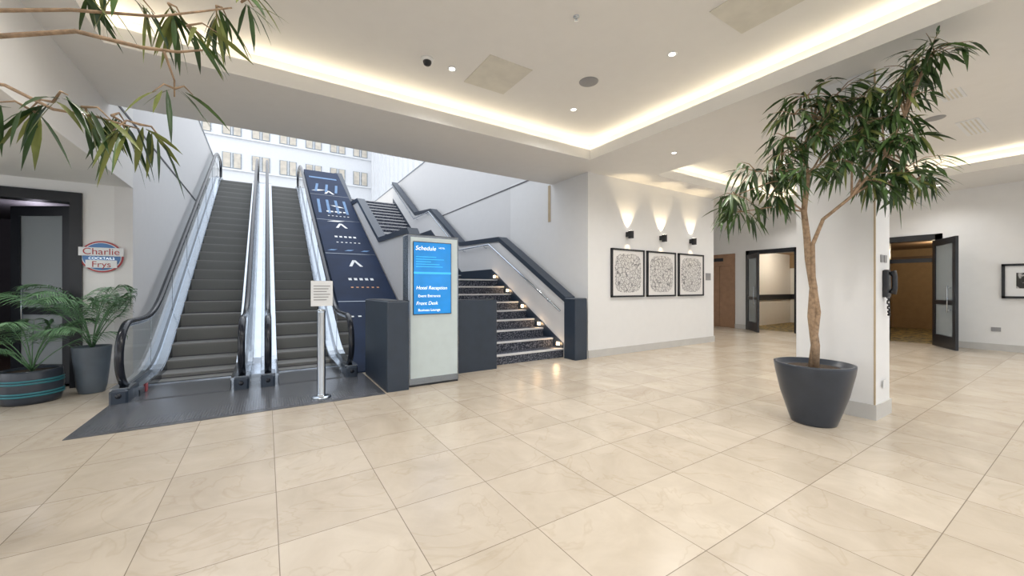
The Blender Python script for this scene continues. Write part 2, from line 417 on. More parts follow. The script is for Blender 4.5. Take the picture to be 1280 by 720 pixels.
def leafdoor(b, p0, p1, h, k='black', gm='winglass'):
    p0 = Vector(p0); p1 = Vector(p1); L = (p1-p0).length; d = (p1-p0)/L
    P = lambda s: p0+d*s
    w = .13
    b.obox(P(0), P(w), .05, .02, h, k); b.obox(P(L-w), P(L), .05, .02, h, k)
    b.obox(P(w), P(L-w), .05, .02, .3, k); b.obox(P(w), P(L-w), .05, h-.14, h, k)
    b.obox(P(w), P(L-w), .05, 1.02, 1.12, k)
    b.obox(P(w), P(L-w), .01, .3, h-.14, gm)
    n = Vector((-d.y, d.x))
    for sg in (-1, 1):
        q = P(L-.22)+n*.07*sg
        b.tube([(q.x, q.y, .85), (q.x, q.y, 1.45)], .014, 'steel')
        for z in (.9, 1.4): b.tube([(q.x, q.y, z), (P(L-.22).x, P(L-.22).y, z)], .008, 'steel')
def d1(b):
    b.box(13.76, 14.04, 2.30, 2.42, 0, 2.72, 'black'); b.box(13.76, 14.04, 3.28, 3.40, 0, 2.72, 'black'); b.box(13.76, 14.04, 2.30, 3.40, 2.58, 2.72, 'black')
    leafdoor(b, (13.70, 2.43), (12.8, 1.92), 2.55, gm='doorglass')
    b.box(14.02, 14.06, 2.42, 3.28, 2.05, 2.15, 'black')
one('door_1', d1, (13.8, 2.85, 0))
def d2(b):
    b.box(13.76, 14.04, 5.29, 5.40, 0, 2.66, 'black'); b.box(13.76, 14.04, 6.72, 6.83, 0, 2.66, 'black'); b.box(13.76, 14.04, 5.29, 6.83, 2.53, 2.66, 'black')
    leafdoor(b, (13.70, 6.74), (12.85, 6.0), 2.5, gm='doorglass')
one('door_2', d2, (13.8, 6.05, 0))
def d3(b):
    b.box(-4.2, -4.08, 7.86, 8.09, 0, 2.74, 'black'); b.box(-2.32, -2.2, 7.86, 8.09, 0, 2.74, 'black'); b.box(-4.08, -2.32, 7.86, 8.09, 2.6, 2.74, 'black')
    leafdoor(b, (-2.36, 8.12), (-3.1, 8.60), 2.58, gm='doorglass')
    leafdoor(b, (-4.04, 8.12), (-4.1, 9.0), 2.58, gm='doorglass')
one('door_3', d3, (-3.2, 7.95, 0))
def elev(b):
    b.box(13.77, 13.86, 7.2, 7.36, 0, 2.6, 'bronze'); b.box(13.77, 13.86, 8.24, 8.4, 0, 2.6, 'bronze'); b.box(13.77, 13.86, 7.36, 8.24, 2.2, 2.6, 'bronze')
    b.box(13.88, 13.93, 7.2, 7.795, 0, 2.4, 'bronze'); b.box(13.88, 13.93, 7.805, 8.4, 0, 2.4, 'bronze'); b.box(13.93, 13.95, 7.2, 8.4, 0, 2.6, 'dark')
    b.box(13.76, 13.775, 7.6, 8.0, 2.35, 2.47, 'black')
one('elevator', elev, (13.85, 7.8, 0))

# ------------------------------------------------------------------ escalators
def ramp(s, w=.55):
    return 0 if s < -w else (s if s > w else (s+w)**2/(4*w))
def zl(y): return .5774*(ramp(y-8.15)-ramp(y-17.42))
YS0, YE = 6.5, 19.0
def escalator(cx, G_=.555):
    b = MB()
    H = G_-.135
    y = 7.5
    while y < 18.0:
        z = zl(y+.2); zp = zl(y-.2)
        b.box(cx-H, cx+H, y+.004, y+.4, z-.06, z, 'step')
        if z-zp > .02:
            ys = [y+.02, y+.008, y-.002, y-.004]; zz = [zp-.02, zp+(z-zp)*.35, zp+(z-zp)*.75, z-.01]
            vs = []
            for a, c in zip(ys, zz): vs += [(cx-H, a, c), (cx+H, a, c)]
            b.add(vs, [(2*i, 2*i+1, 2*i+3, 2*i+2) for i in range(3)], 'riser')
            b.box(cx-H, cx+H, y-.006, y+.02, z-.018, z+.002, 'step')
            b.box(cx-H, cx+H, y+.0, y+.03, zp, zp+.018, 'dark')
        y += .4
    b.box(cx-H, cx+H, 6.5, 7.5, 0.0, .018, 'plate')
    b.box(cx-H, cx+H, 7.42, 7.5, .018, .03, 'steel')
    b.box(cx-H, cx+H, 17.9, YE, 5.30, 5.37, 'plate')
    ys = [6.72+.2*i for i in range(int((18.8-6.72)/.2)+1)]
    for sg in (-1, 1):
        xi, xo = (cx+sg*H, cx+sg*(G_+.09))
        xa, xb = min(xi, xo), max(xi, xo)
        b.strip(xa, xb, ys, [zl(t)+.13 for t in ys], [max(0, zl(t)-.75) for t in ys], 'steel')
        xs, xt = sorted((cx+sg*(H-.005), cx+sg*(H+.01)))
        b.strip(xs, xt, ys, [zl(t)+.10 for t in ys], [zl(t)-.1 for t in ys], 'steeld')
        xg = cx+sg*G_
        b.strip(xg-.02, xg+.02, ys, [zl(t)+.165 for t in ys], [zl(t)+.1 for t in ys], 'steeld')
        yy = [6.5, 6.53, 6.58, 6.65, 6.74, 6.88]+[6.88+.25*i for i in range(1, 48)]
        yy = [t for t in yy if t < 18.5]+[18.5, 18.62, 18.7, 18.76, 18.8]
        top = []; bot = []
        for t in yy:
            c = zl(t)
            e = max(0, 6.88-t, ) if t < 6.88 else max(0, t-18.42)
            hh = math.sqrt(max(0, .38*.38-e*e))
            top.append(c+.55+hh); bot.append(max(c+.14, c+.55-hh) if e else c+.14)
        b.sheet(xg, yy, top, bot, 'glass')
        pts = []
        R = .41
        for a in range(-80, 91, 10):
            an = math.radians(a); pts.append((xg, 6.88-R*math.cos(an), .55+R*math.sin(an)))
        pts[0] = (xg, 6.80, .16)
        t = 7.1
        while t < 18.4: pts.append((xg, t, zl(t)+.96)); t += .2
        for a in range(90, -91, -15):
            an = math.radians(a); pts.append((xg, 18.42+R*math.cos(an), zl(18.5)+.55+R*math.sin(an)))
        b.tube(pts, .038, 'rubber', 10, 1.15)
        b.tube([(p[0], p[1]+(0 if i > 12 else .035), p[2]-(.045 if i > 9 else 0)) for i, p in enumerate(pts[5:-5])], .012, 'steel', 6)
        for t in (8.0, 9.6, 11.2, 12.8, 14.4, 16.0, 17.6):
            b.box(xg-.004, xg+.004, t, t+.008, zl(t)+.15, zl(t)+.92, 'steeld')
        b.bbox(xg-.085, xg+.085, 6.44, 6.95, 0, .17, 'slate', .02)
        b.box(xg-.09, xg+.09, 6.5, 6.8, .17, .185, 'steeld')
        b.tube([(xg-.0, 6.435, .10), (xg, 6.47, .10)], .03, 'rubber', 12)
    return b.obj('escalator', (cx, 12, 0))
escalator(-.895, .605)
escalator(.575)
ysf = [6.9+.3*i for i in range(40)]
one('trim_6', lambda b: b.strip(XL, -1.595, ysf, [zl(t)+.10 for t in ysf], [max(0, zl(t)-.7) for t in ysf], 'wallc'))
one('trim_7', lambda b: b.strip(-.195, -.075, ysf, [zl(t)+.12 for t in ysf], [max(0, zl(t)-.7) for t in ysf], 'steel'))
boxobj('warning_label', [(-1.358, -1.354, 6.95, 7.07, .02, .12)], 'signred')

def fl(b):
    b.box(-1.58, 1.33, 5.2, 6.95, 0, .006, 'mat')
    b.box(-1.50, 1.25, 5.28, 6.45, .006, .010, 'plate')
one('floor_mat', fl)

# ------------------------------------------------------------------ graphic slope
def sl(y): return .85+.5774*(y-8.15)
def gp(b):
    ys = [6.72, 17.2]
    b.strip(1.235, 2.455, ys, [sl(t) for t in ys], [max(0, sl(t)-1.2) for t in ys], 'blue')
    def q(x0, x1, y0, y1, k, sh=0, o=.006):
        b.add([(x0, y0, sl(y0)+o), (x1, y0, sl(y0)+o), (x1+sh, y1, sl(y1)+o), (x0+sh, y1, sl(y1)+o)], [(0, 1, 2, 3)], k)
    for y in (8.6, 10.6, 12.6, 14.6): q(1.24, 2.455, y, y+.02, 'steeld')
    # runway stripes, dashed arrows and text rows
    for i in range(4): q(1.35+.26*i, 1.43+.26*i, 13.1, 14.2, 'blue2', .05)
    for i in range(3): q(1.4+.32*i, 1.48+.32*i, 14.9, 15.7, 'blue2', .12)
    q(1.35, 2.3, 16.3, 16.45, 'blue2')
    for x, y in ((1.85, 10.0), (1.85, 12.1), (1.85, 14.75)):
        q(x-.16, x-.09, y, y+.3, 'white', .125); q(x+.09, x+.16, y, y+.3, 'white', -.125)
    q(1.30, 1.52, 14.95, 15.1, 'white', .25); q(1.95, 2.15, 13.6, 13.75, 'white', -.2); q(1.5, 1.8, 12.5, 12.58, 'white', .2)
    for y in (9.4, 11.5, 13.2):
        for i in range(5): q(1.58+.12*i, 1.65+.12*i, y, y+.09, 'white')
        for i in range(6): q(1.58+.11*i, 1.63+.11*i, y-.3, y-.26, 'orange' if y < 10 else 'white')
    for i in range(7): q(1.4+.14*i, 1.46+.14*i, 8.1, 8.14, 'white')
    for i in range(3): q(1.3+.4*i, 1.45+.4*i, 10.75, 10.82, 'blue2', .1)
one('graphic_ramp_panel', gp, (1.9, 12, 0))

# ------------------------------------------------------------------ stairs
def flight(b, x0, x1, ya, yb, za, zb, n):
    for i in range(n):
        y0 = ya+(yb-ya)*i/n; z1 = za+(zb-za)*(i+1)/n
        y1 = ya+(yb-ya)*(i+1)/n
        b.box(x0, x1, y0, y1+.02, max(0, za-.3 if i == 0 else z1-(zb-za)/n-.25), z1, 'carpet')
        b.box(x0, x1, y0-.015, y0+.05, z1-.028, z1+.004, 'nosing')
SX0, SX1 = 2.66, 5.08
def st(b):
    flight(b, SX0, SX1, 6.05, 9.0, 0, 1.62, 9)
    b.box(SX0, SX1, 9.0, 10.9, 1.3, 1.62, 'carpet')
    flight(b, SX0, SX1, 10.9, 13.5, 1.62, 3.24, 9)
    b.box(SX0, SX1, 13.5, 15.2, 2.95, 3.24, 'carpet')
    flight(b, SX0, SX1, 15.2, 18.5, 3.24, 5.35, 12)
    for i in range(0, 9, 2):
        y0 = 6.05+2.95*i/9; z1 = .18*(i+1)
        b.box(SX1-.032, SX1-.021, y0+.10, y0+.19, z1+.05, z1+.11, 'steplamp')
stairs = one('staircase', st, (3.9, 12, 0))
for i in range(0, 9, 2):
    L = bpy.data.lights.new('step_lamp', 'POINT'); L.energy = .9; L.color = (1, .66, .36); L.shadow_soft_size = .03
    o = bpy.data.objects.new('step_lamp', L); o.location = (SX1-.1, 6.05+2.95*i/9+.14, .18*(i+1)+.08); S.collection.objects.link(o)

def parapet(x0, x1, pts, rail_x, zst):
    b = MB()
    ys = [p[0] for p in pts]; zs = [p[1] for p in pts]
    b.strip(x0, x1, ys, zs, [max(0, z-3.4) for z in zs], 'wallc')
    b.strip(x0-.035, x1+.035, ys, [z+.10 for z in zs], [z-.02 for z in zs], 'slate')
    xs = rail_x
    st_ = [(6.05, .02), (9.0, 1.64), (10.9, 1.64), (13.5, 3.26), (15.2, 3.26), (18.5, 5.37)]
    sx = (min(xs, xs+zst), max(xs, xs+zst))
    b.strip(sx[0], sx[1], [p[0] for p in st_], [p[1]+.26 for p in st_], [max(0, p[1]-.3) for p in st_], 'slate')
    xr = xs+zst*4.5
    pr = [(xr, p[0], p[1]+.92) for p in st_]
    b.tube(pr, .02, 'steel', 8)
    for i in range(len(st_)-1):
        for t in (.15, .85):
            y = st_[i][0]*(1-t)+st_[i+1][0]*t; z = st_[i][1]*(1-t)+st_[i+1][1]*t+.90
            b.tube([(xr, y, z), (xr-zst*2, y, z-.05), (xs, y, z-.05)], .008, 'steel', 6)
    return b
bp_ = parapet(5.08, 5.26, [(5.95, 1.12), (8.6, 2.62), (11.0, 2.72), (13.5, 4.2), (15.3, 4.36), (18.6, 6.35)], 5.08, -.02)
bp_.bbox(5.02, 5.33, 5.62, 5.97, 0, 1.2, 'slate', .015)
bp_.obj('parapet_right', (5.1, 12, 0), stairs)
bl_ = parapet(2.5, 2.66, [(6.64, 1.3), (7.95, 2.56), (10.4, 2.62), (13.2, 4.2), (15, 4.36), (17.7, 6.15), (18.6, 6.35)], 2.66, .02)
bl_.obj('parapet_left', (2.5, 12, 0), stairs)

boxobj('floor_upper', [(XL, XR, 18.55, 24, 5.0, 5.35)], 'floor')
def ur(b):
    b.add([(1.3, 18.9, 5.4), (2.4, 18.9, 5.4), (2.4, 18.9, 6.3), (1.3, 18.9, 6.3)], [(0, 1, 2, 3)], 'glass')
    b.tube([(1.25, 18.9, 6.33), (2.45, 18.9, 6.33)], .03, 'steel')
    for x in (1.27, 1.85, 2.43): b.tube([(x, 18.9, 5.35), (x, 18.9, 6.33)], .02, 'steel')
one('glass_railing', ur, (1.85, 18.9, 5.35))

# ------------------------------------------------------------------ hotel facade beyond
def fac(b):
    b.box(-16, 10, 45, 46, 0, 24, 'facade')
    for r in range(8):
        zc = 1.05+3.1*r
        for i in range(11):
            x = -15+2.3*i
            b.box(x, x+1.5, 44.93, 45.02, zc-.72, zc+.72, 'winD')
            b.box(x+.08, x+.62, 44.9, 44.94, zc-.68, zc+.68, 'curtain'); b.box(x+.9, x+1.42, 44.9, 44.94, zc-.68, zc+.68, 'curtain')
            b.box(x+.72, x+.78, 44.88, 44.94, zc-.7, zc+.7, 'white')
        b.box(-16, 10, 44.8, 45, zc-.95, zc-.82, 'white')
    b.box(10, 11, 28, 46, 0, 24, 'facade')
    for i in range(12): b.box(9.85, 10, 29+1.4*i, 29.25+1.4*i, 0, 24, 'white')
one('hotel_facade', fac, (0, 45, 0))

# ------------------------------------------------------------------ kiosk and plinths
one('cladding_plinth', lambda b: (b.bbox(1.36, 1.66, 5.25, 6.60, 0, 1.22, 'slate', .012), b.box(1.39, 1.63, 5.28, 6.57, 1.21, 1.226, 'black')), (1.5, 6, 0))
one('reception_plinth', lambda b: (b.bbox(1.68, 3.38, 5.80, 6.02, 0, 1.20, 'slate', .012), b.box(1.7, 3.36, 5.82, 6.0, 1.19, 1.206, 'black')), (2.5, 5.9, 0))
kx0, kx1, ky = 1.68, 2.45, 5.35
def kk(b):
    b.bbox(kx0, kx1, ky, ky+.27, 0.03, 2.16, 'steeld', .012)
    b.box(kx0+.03, kx1-.03, ky-.008, ky, .12, 2.12, 'frost')
    b.box(kx0+.06, kx1-.13, ky-.02, ky-.006, 1.02, 2.06, 'black')
    b.box(kx0+.07, kx1-.14, ky-.024, ky-.018, 1.03, 2.05, 'screen')
    b.box(kx0+.07, kx1-.14, ky-.027, ky-.022, 1.60, 1.63, 'screen2')
    for i in range(5): b.box(kx0+.10, kx0+.10+[.3, .42, .22, .35, .4][i], ky-.027, ky-.022, 1.84-.035*i, 1.85-.035*i, 'screen2')
    b.box(kx0+.01, kx1-.01, ky+.01, ky+.26, 0, .03, 'black')
ki = one('information_kiosk', kk, (2.05, 5.45, 0))
for bd, x, z, s in (('Schedule', .09, 1.94, .085), ('HOTEL', .44, 1.97, .03), ('Hotel Reception', .10, 1.38, .07), ('Event Entrance', .13, 1.27, .055), ('Front Desk', .10, 1.16, .07), ('Business Lounge', .13, 1.07, .05)):
    text('screen_text', bd, (kx0+x, ky-.029, z), s, 'txt', ki, shear=.2 if s > .06 else 0)

def sg_(b):
    c = (.59, 5.45, 0)
    b.lathe([(.0, 0.010), (.115, .010), (.115, .022), (.10, .03), (.052, .035), (.048, .06), (.048, 1.08), (.05, 1.09), (.05, 1.12), (.03, 1.135), (0, 1.135)], c, 'steel', 28)
    b.box(.47, .72, 5.435, 5.455, 1.17, 1.49, 'white'); b.box(.58, .60, 5.44, 5.46, 1.12, 1.2, 'steel')
    for i in range(6): b.box(.50, .69-.02*(i % 3), 5.432, 5.436, 1.42-.035*i, 1.43-.035*i, 'grey')
one('stanchion_sign', sg_, (.59, 5.45, 0))

# ------------------------------------------------------------------ pictures, sconces
for i, cx in enumerate((6.57, 7.70, 8.85)):
    b = MB(); c = (cx, 5.67, 1.72); h = .515
    for bx in [(cx-h, cx+h, 1.72+h-.035, 1.72+h), (cx-h, cx+h, 1.72-h, 1.72-h+.035), (cx-h, cx-h+.035, 1.72-h, 1.72+h), (cx+h-.035, cx+h, 1.72-h, 1.72+h)]:
        b.box(bx[0], bx[1], 5.655, 5.698, bx[2], bx[3], 'black')
    b.box(cx-h+.03, cx+h-.03, 5.672, 5.69, 1.72-h+.03, 1.72+h-.03, art_mat('map_print_%d' % i, i*3.1+1))
    b.obj('framed_picture', c)
    b = MB(); z = 2.55
    b.box(cx-.05, cx+.05, 5.62, 5.70, z-.05, z+.05, 'black'); b.box(cx-.04, cx+.04, 5.56, 5.64, z-.09, z+.07, 'black')
    b.box(cx-.03, cx+.03, 5.57, 5.63, z+.07, z+.074, 'lamp')
    b.obj('wall_sconce', (cx, 5.63, z))
    for up_ in (1, -1):
        L = bpy.data.lights.new('sconce_lamp', 'SPOT'); L.energy = 25 if up_ == 1 else 4; L.color = (1, .78, .48); L.spot_size = math.radians(74); L.spot_blend = .6; L.shadow_soft_size = .015
        o = bpy.data.objects.new('sconce_lamp', L); o.location = (cx, 5.6, z+.085 if up_ == 1 else z-.1)
        o.rotation_euler = (math.radians(180-12) if up_ == 1 else math.radians(8), 0, 0); S.collection.objects.link(o)
def pr_(b):
    y0, y1, z0, z1 = .15, 1.41, 1.17, 1.93
    for bx in [(y0, y1, z1-.05, z1), (y0, y1, z0, z0+.05), (y0, y0+.05, z0, z1), (y1-.05, y1, z0, z1)]: b.box(13.75, 13.8, bx[0], bx[1], bx[2], bx[3], 'black')
    b.box(13.77, 13.79, y0, y1, z0, z1, 'white'); b.box(13.765, 13.77, y0+.22, y1-.2, z0+.22, z1-.2, speckle_mat('bw_print', (.04, .04, .04), (.5, .5, .5), 8))
one('framed_picture', pr_, (13.78, .8, 1.55))
boxobj('wall_socket', [(13.785, 13.8, 1.42, 1.56, .43, .52)], 'grey')
boxobj('wall_plaque', [(9.50, 9.72, 5.688, 5.7, 1.6, 1.78)], 'grey')

def sn(b):
    c = Vector((-2.0, 7.88, 1.85))
    def disc(r, y, k, sx=1, n=40, zo=0):
        vs = [(c.x+r*sx*math.cos(2*math.pi*j/n), y, c.z+zo+r*math.sin(2*math.pi*j/n)) for j in range(n)]
        vs2 = [(v[0], y+.015, v[2]) for v in vs]
        b.add(vs+vs2, [tuple(range(n))]+[(j, (j+1) % n, n+(j+1) % n, n+j) for j in range(n)], k)
    disc(.225, 7.87, 'signred'); disc(.205, 7.865, 'white'); disc(.195, 7.86, 'signblue')
    b.box(-2.23, -1.77, 7.845, 7.862, 1.86, 1.98, 'white')
    b.box(-2.16, -1.84, 7.845, 7.862, 1.69, 1.80, 'white')
so = one('round_wall_sign', sn, (-2, 7.87, 1.85))
text('sign_text', 'Charlie', (-2.0, 7.843, 1.88), .13, 'signred', so, align='CENTER')
text('sign_text', 'Frys', (-2.0, 7.843, 1.70), .12, 'signred', so, align='CENTER')
text('sign_text', 'COCKTAILS', (-2.0, 7.858, 1.81), .05, 'txt', so, align='CENTER')

def ph(b):
    b.bbox(5.66, 5.76, 1.34, 1.388, 1.30, 1.60, 'black', .01)
    b.tube([(5.71, 1.32, 1.34), (5.71, 1.30, 1.40), (5.71, 1.30, 1.52), (5.71, 1.32, 1.58)], [.035, .022, .022, .035], 'black', 10)
    pts = []
    for i in range(60):
        t = i/59; a = i*1.1
        pts.append((5.70+.05*math.sin(math.pi*t)+.01*math.cos(a), 1.355+.01*math.sin(a), 1.32-.22*math.sin(math.pi*t)))
    b.tube(pts, .005, 'black', 6)
one('wall_telephone', ph, (5.71, 1.37, 1.45))
boxobj('light_switch', [(5.60, 5.68, 1.38, 1.39, 1.68, 1.76), (5.71, 5.79, 1.38, 1.39, 1.68, 1.76)], 'grey')
boxobj('wall_socket', [(5.62, 5.76, 1.368, 1.374, .32, .40)], 'white')

# ------------------------------------------------------------------ ceiling fittings
def downlight(x, y, z, e=70, col=(1, .97, .93)):
    b = MB(); b.lathe([(0, -.003), (.035, -.003), (.04, -.006), (.055, -.006), (.055, -.0005)], (x, y, z), 'white', 20); b.lathe([(0, -.008), (.034, -.008), (.034, -.004)], (x, y, z), 'lamp', 16)
    b.obj('downlight', (x, y, z))
    L = bpy.data.lights.new('downlight_lamp', 'SPOT'); L.energy = e; L.color = col; L.spot_size = math.radians(150); L.spot_blend = 1; L.shadow_soft_size = .06
    o = bpy.data.objects.new('downlight_lamp', L); o.location = (x, y, z-.06); S.collection.objects.link(o)
for x, y in ((1.93, 4.41), (3.92, 4.43), (3.95, 2.77), (-.4, 4.2), (-.5, 1.6), (1.7, 1.4), (3.7, .3), (.4, -1.2), (2.8, -1.6)):
    downlight(x, y, TH, 86)
for x, y in ((7.4, 3.6), (9.4, 3.9), (11, 3.4), (7.5, .4), (9.6, .1), (11, -1.2), (7.6, -1.8)):
    downlight(x, y, TH, 86)
for x, y in ((5.9, -.8), (12.8, 2.2), (12.8, 5.2), (11.2, 7.0), (1.0, -3.2), (5.9, 4.1)):
    downlight(x, y, CH, 60)
for x, y in ((-3.2, 1.5), (-3.2, 4.5), (-2.6, 6.4)): downlight(x, y, 2.89, 36)
def ceilitem(name, fn, loc):
    b = MB(); fn(b); b.obj(name, loc)
spk = [(0, -.012), (.10, -.012), (.12, -.008), (.125, -.0005)]
ceilitem('ceiling_speaker', lambda b: b.lathe(spk, (3.56, 3.73, TH), 'grey', 32), (3.56, 3.73, TH))
ceilitem('ceiling_speaker', lambda b: b.lathe(spk, (8.97, 1.58, TH), 'grey', 32), (8.97, 1.58, TH))
ceilitem('dome_camera', lambda b: (b.lathe([(0, -.03), (.07, -.03), (.075, -.0005)], (1.6, 4.38, TH), 'white', 28), b.lathe([(0, -.085), (.02, -.082), (.04, -.068), (.05, -.045), (.05, -.03)], (1.6, 4.38, TH), 'black', 24)), (1.6, 4.38, TH))
ceilitem('ceiling_access_panel', lambda b: b.box(2.18, 2.78, 3.9, 4.6, TH-.008, TH-.0005, 'vent'), (2.48, 4.25, TH))
ceilitem('ceiling_access_panel', lambda b: b.box(3.65, 4.25, 1.55, 2.15, TH-.008, TH-.0005, 'vent'), (3.95, 1.85, TH))
ceilitem('air_vent', lambda b: (b.box(7.4, 8.3, 1.15, 1.37, TH-.01, TH-.0005, 'white'), [b.box(7.44, 8.26, 1.18+.04*i, 1.20+.04*i, TH-.013, TH-.009, 'vent') for i in range(4)]), (7.85, 1.26, TH))
ceilitem('air_vent', lambda b: (b.box(9.5, 10.5, 1.2, 1.45, TH-.01, TH-.0005, 'white'), [b.box(9.54, 10.46, 1.23+.05*i, 1.25+.05*i, TH-.013, TH-.009, 'vent') for i in range(4)]), (10, 1.32, TH))
for x, y in ((.6, 3.1), (2.6, 2.9), (9.3, 2.4)):
    ceilitem('sprinkler', lambda b: b.lathe([(0, -.04), (.02, -.04), (.008, -.03), (.008, -.01), (.03, -.005), (.03, -.0005)], (x, y, TH), 'steel', 14), (x, y, TH))

# ------------------------------------------------------------------ plants
Fv = Vector((.5364, .8440, 0)); Rv = Vector((.8440, -.5364, 0))
def cluster(b, c, n, spread, L0, yellow=.12, down=0.0, wf=.15):
    c = Vector(c)
    tw = max(2, n//9)
    for t in range(tw):
        a = random.uniform(0, 2*math.pi); el = random.uniform(-.7, .8)-down*.5
        d = Vector((math.cos(a)*math.cos(el), math.sin(a)*math.cos(el), math.sin(el)))
        e = c+d*spread
        mid = (c+e)/2+Vector((0, 0, .03))
        b.tube([c, mid, e], [.006, .004, .002], 'bark', 5)
        m = n//tw
        for i in range(m):
            s = .15+.85*i/m
            p = c.lerp(e, s)
            ld = d*.7+Vector((random.uniform(-1, 1), random.uniform(-1, 1), random.uniform(-1.2, .2)-down))*.8
            r = random.random()
            b.leaf(p, ld, L0*random.uniform(.7, 1.15), L0*wf*random.uniform(.8, 1.25), 'leaf3' if r < yellow else ('leaf1' if r < .6 else 'leaf2'), random.uniform(.15, .55))

def pot_profile(R, r, h): return [(0, .0), (r*.95, 0), (r, .02), (r*1.12, h*.15), (r+(R-r)*.62, h*.5), (R*.97, h*.85), (R, h*.97), (R, h), (R*.93, h), (R*.9, h*.93), (0, h*.92)]
tc = Vector((4.83, 1.72, 0))
b = MB()
b.lathe(pot_profile(.345, .20, .62), tc, 'pot', 48)
b.lathe([(.0, .575), (.31, .575), (.31, .57)], tc, 'soil', 30)
def W(r, z, f=0): return tc+Rv*r+Fv*f+Vector((0, 0, z))
tr = [W(.0, .55), W(.02, .8), W(-.02, 1.1), W(.0, 1.4), W(-.05, 1.7), W(-.07, 1.95), W(-.1, 2.2), W(-.06, 2.55), W(-.1, 2.85), W(0, 3.15), W(.05, 3.4)]
b.tube(tr, [.050, .040, .036, .036, .034, .031, .027, .023, .02, .015, .01], 'bark', 12)
tr2 = [W(.0, .55, -.03), W(-.02, .85, -.04), W(.025, 1.15, -.03), W(-.03, 1.5, -.035), W(-.04, 1.85, -.04), W(.02, 2.1, -.1), W(.18, 2.3, -.25), W(.36, 2.65, -.4), W(.5, 3.0, -.45)]
b.tube(tr2, [.028, .026, .024, .022, .02, .017, .014, .011, .009], 'bark', 10)
N = {'a': W(-.1, 2.2), 'b': W(-.06, 2.55), 'c': W(-.1, 2.85), 'd': W(0, 3.15), 'f': W(.18, 2.3, -.25), 'g': W(.36, 2.65, -.4), 'h': W(.5, 3.0, -.45)}
CL = [(-.06, 3.42, 0, 'd'), (.2, 3.4, -.05, 'd'), (-.20, 3.22, 0, 'd'), (.05, 3.1, -.1, 'd'), (.34, 3.3, -.2, 'd'), (.1, 3.28, -.1, 'd'),
      (-.34, 2.8, 0, 'c'), (-.22, 3.02, .1, 'c'), (-.60, 2.62, 0, 'b'), (-.84, 2.36, -.05, 'b'), (-.42, 2.38, .05, 'a'), (-.68, 2.22, .1, 'a'), (-.25, 2.52, -.2, 'a'), (-.45, 2.6, 0, 'b'),
      (.24, 2.9, -.2, 'b'), (.42, 3.05, -.3, 'g'), (.48, 3.3, -.35, 'h'), (.58, 3.42, -.45, 'h'), (.54, 3.15, -.4, 'h'), (.66, 3.5, -.5, 'h'), (.72, 3.56, -.5, 'h'),
      (.50, 2.8, -.4, 'g'), (.58, 2.55, -.4, 'g'), (.66, 2.42, -.4, 'g'), (.42, 2.40, -.38, 'f'), (.26, 2.45, -.3, 'f'), (.14, 2.62, -.3, 'f'),
      (.36, 2.7, -.35, 'f'), (.05, 2.8, -.15, 'b'), (.60, 2.8, -.45, 'g'), (-.06, 2.95, -.1, 'c'), (.25, 3.1, -.2, 'd')]
for r, z, f, n in CL:
    p = W(r, z, f); q = N[n]
    b.tube([q, q.lerp(p, .5)+Vector((0, 0, .05)), p], [.011, .008, .005], 'bark', 6)
    cluster(b, p, 45, .23, .20, down=.15, wf=.145)
b.v = [(x, y, min(z, 3.70)) for x, y, z in b.v]
def clr(p):
    x, y, z = p
    if x > 5.40 and 1.35 < y < 2.15:
        if y < 1.75 and (y-1.35) < (x-5.40): y = 1.35
        else: x = 5.40
    return (x, y, z)
b.v = [clr(p) for p in b.v]
b.obj('potted_ficus_tree', tc)

tb = Fv*1.9+Rv*-3.15
b = MB()
b.lathe(pot_profile(.345, .20, .62), tb, 'pot', 40)
b.lathe([(.0, .575), (.31, .575), (.31, .57)], tb, 'soil', 24)
def G(d, l, z): return Fv*d+Rv*l+Vector((0, 0, z))
b.tube([tb+Vector((0, 0, .55)), tb+Vector((.03, 0, 1.1)), tb+Vector((-.02, .02, 1.6)), G(1.85, -3.0, 2.0), G(1.85, -2.85, 2.4), G(1.85, -2.7, 2.65)], [.06, .05, .045, .04, .03, .02], 'bark', 10)
b.tube([G(1.85, -2.9, 2.3), G(1.72, -2.3, 2.52), G(1.7, -1.92, 2.53), G(1.75, -1.68, 2.49), G(1.85, -1.6, 2.53), G(1.9, -1.52, 2.57)], [.020, .011, .009, .008, .006, .004], 'bark', 8)
b.tube([G(1.85, -2.9, 2.3), G(1.7, -2.4, 2.62), G(1.75, -2.0, 2.66), G(1.85, -1.7, 2.70), G(2.0, -1.45, 2.85)], [.02, .010, .008, .006, .004], 'bark', 8)
b.tube([G(1.85, -3.0, 2.05), G(1.65, -2.4, 2.30), G(1.6, -2.1, 2.24), G(1.6, -1.9, 2.14), G(1.62, -1.75, 2.12), G(1.7, -1.64, 2.1)], [.02, .009, .007, .006, .005, .003], 'bark', 8)
b.tube([G(1.8, -1.62, 2.5), G(1.9, -1.66, 2.42), G(1.9, -1.66, 2.34)], [.006, .004, .003], 'bark', 6)
for d, l, z, n in ((1.7, -1.92, 2.72, 10), (1.8, -1.80, 2.78, 12), (1.9, -1.69, 2.80, 14), (2.0, -1.53, 2.86, 14), (2.0, -1.40, 2.88, 14), (1.9, -1.6, 2.69, 10),
                   (1.6, -1.90, 2.17, 12), (1.6, -1.78, 2.15, 12), (1.68, -1.74, 2.15, 12), (1.6, -1.96, 2.12, 8), (1.7, -1.64, 2.12, 14), (1.9, -1.66, 2.38, 8)):
    cluster(b, G(d, l, z), n, .12, .18, yellow=.35, down=.4, wf=.13)
b.obj('potted_ficus_tree', tb)

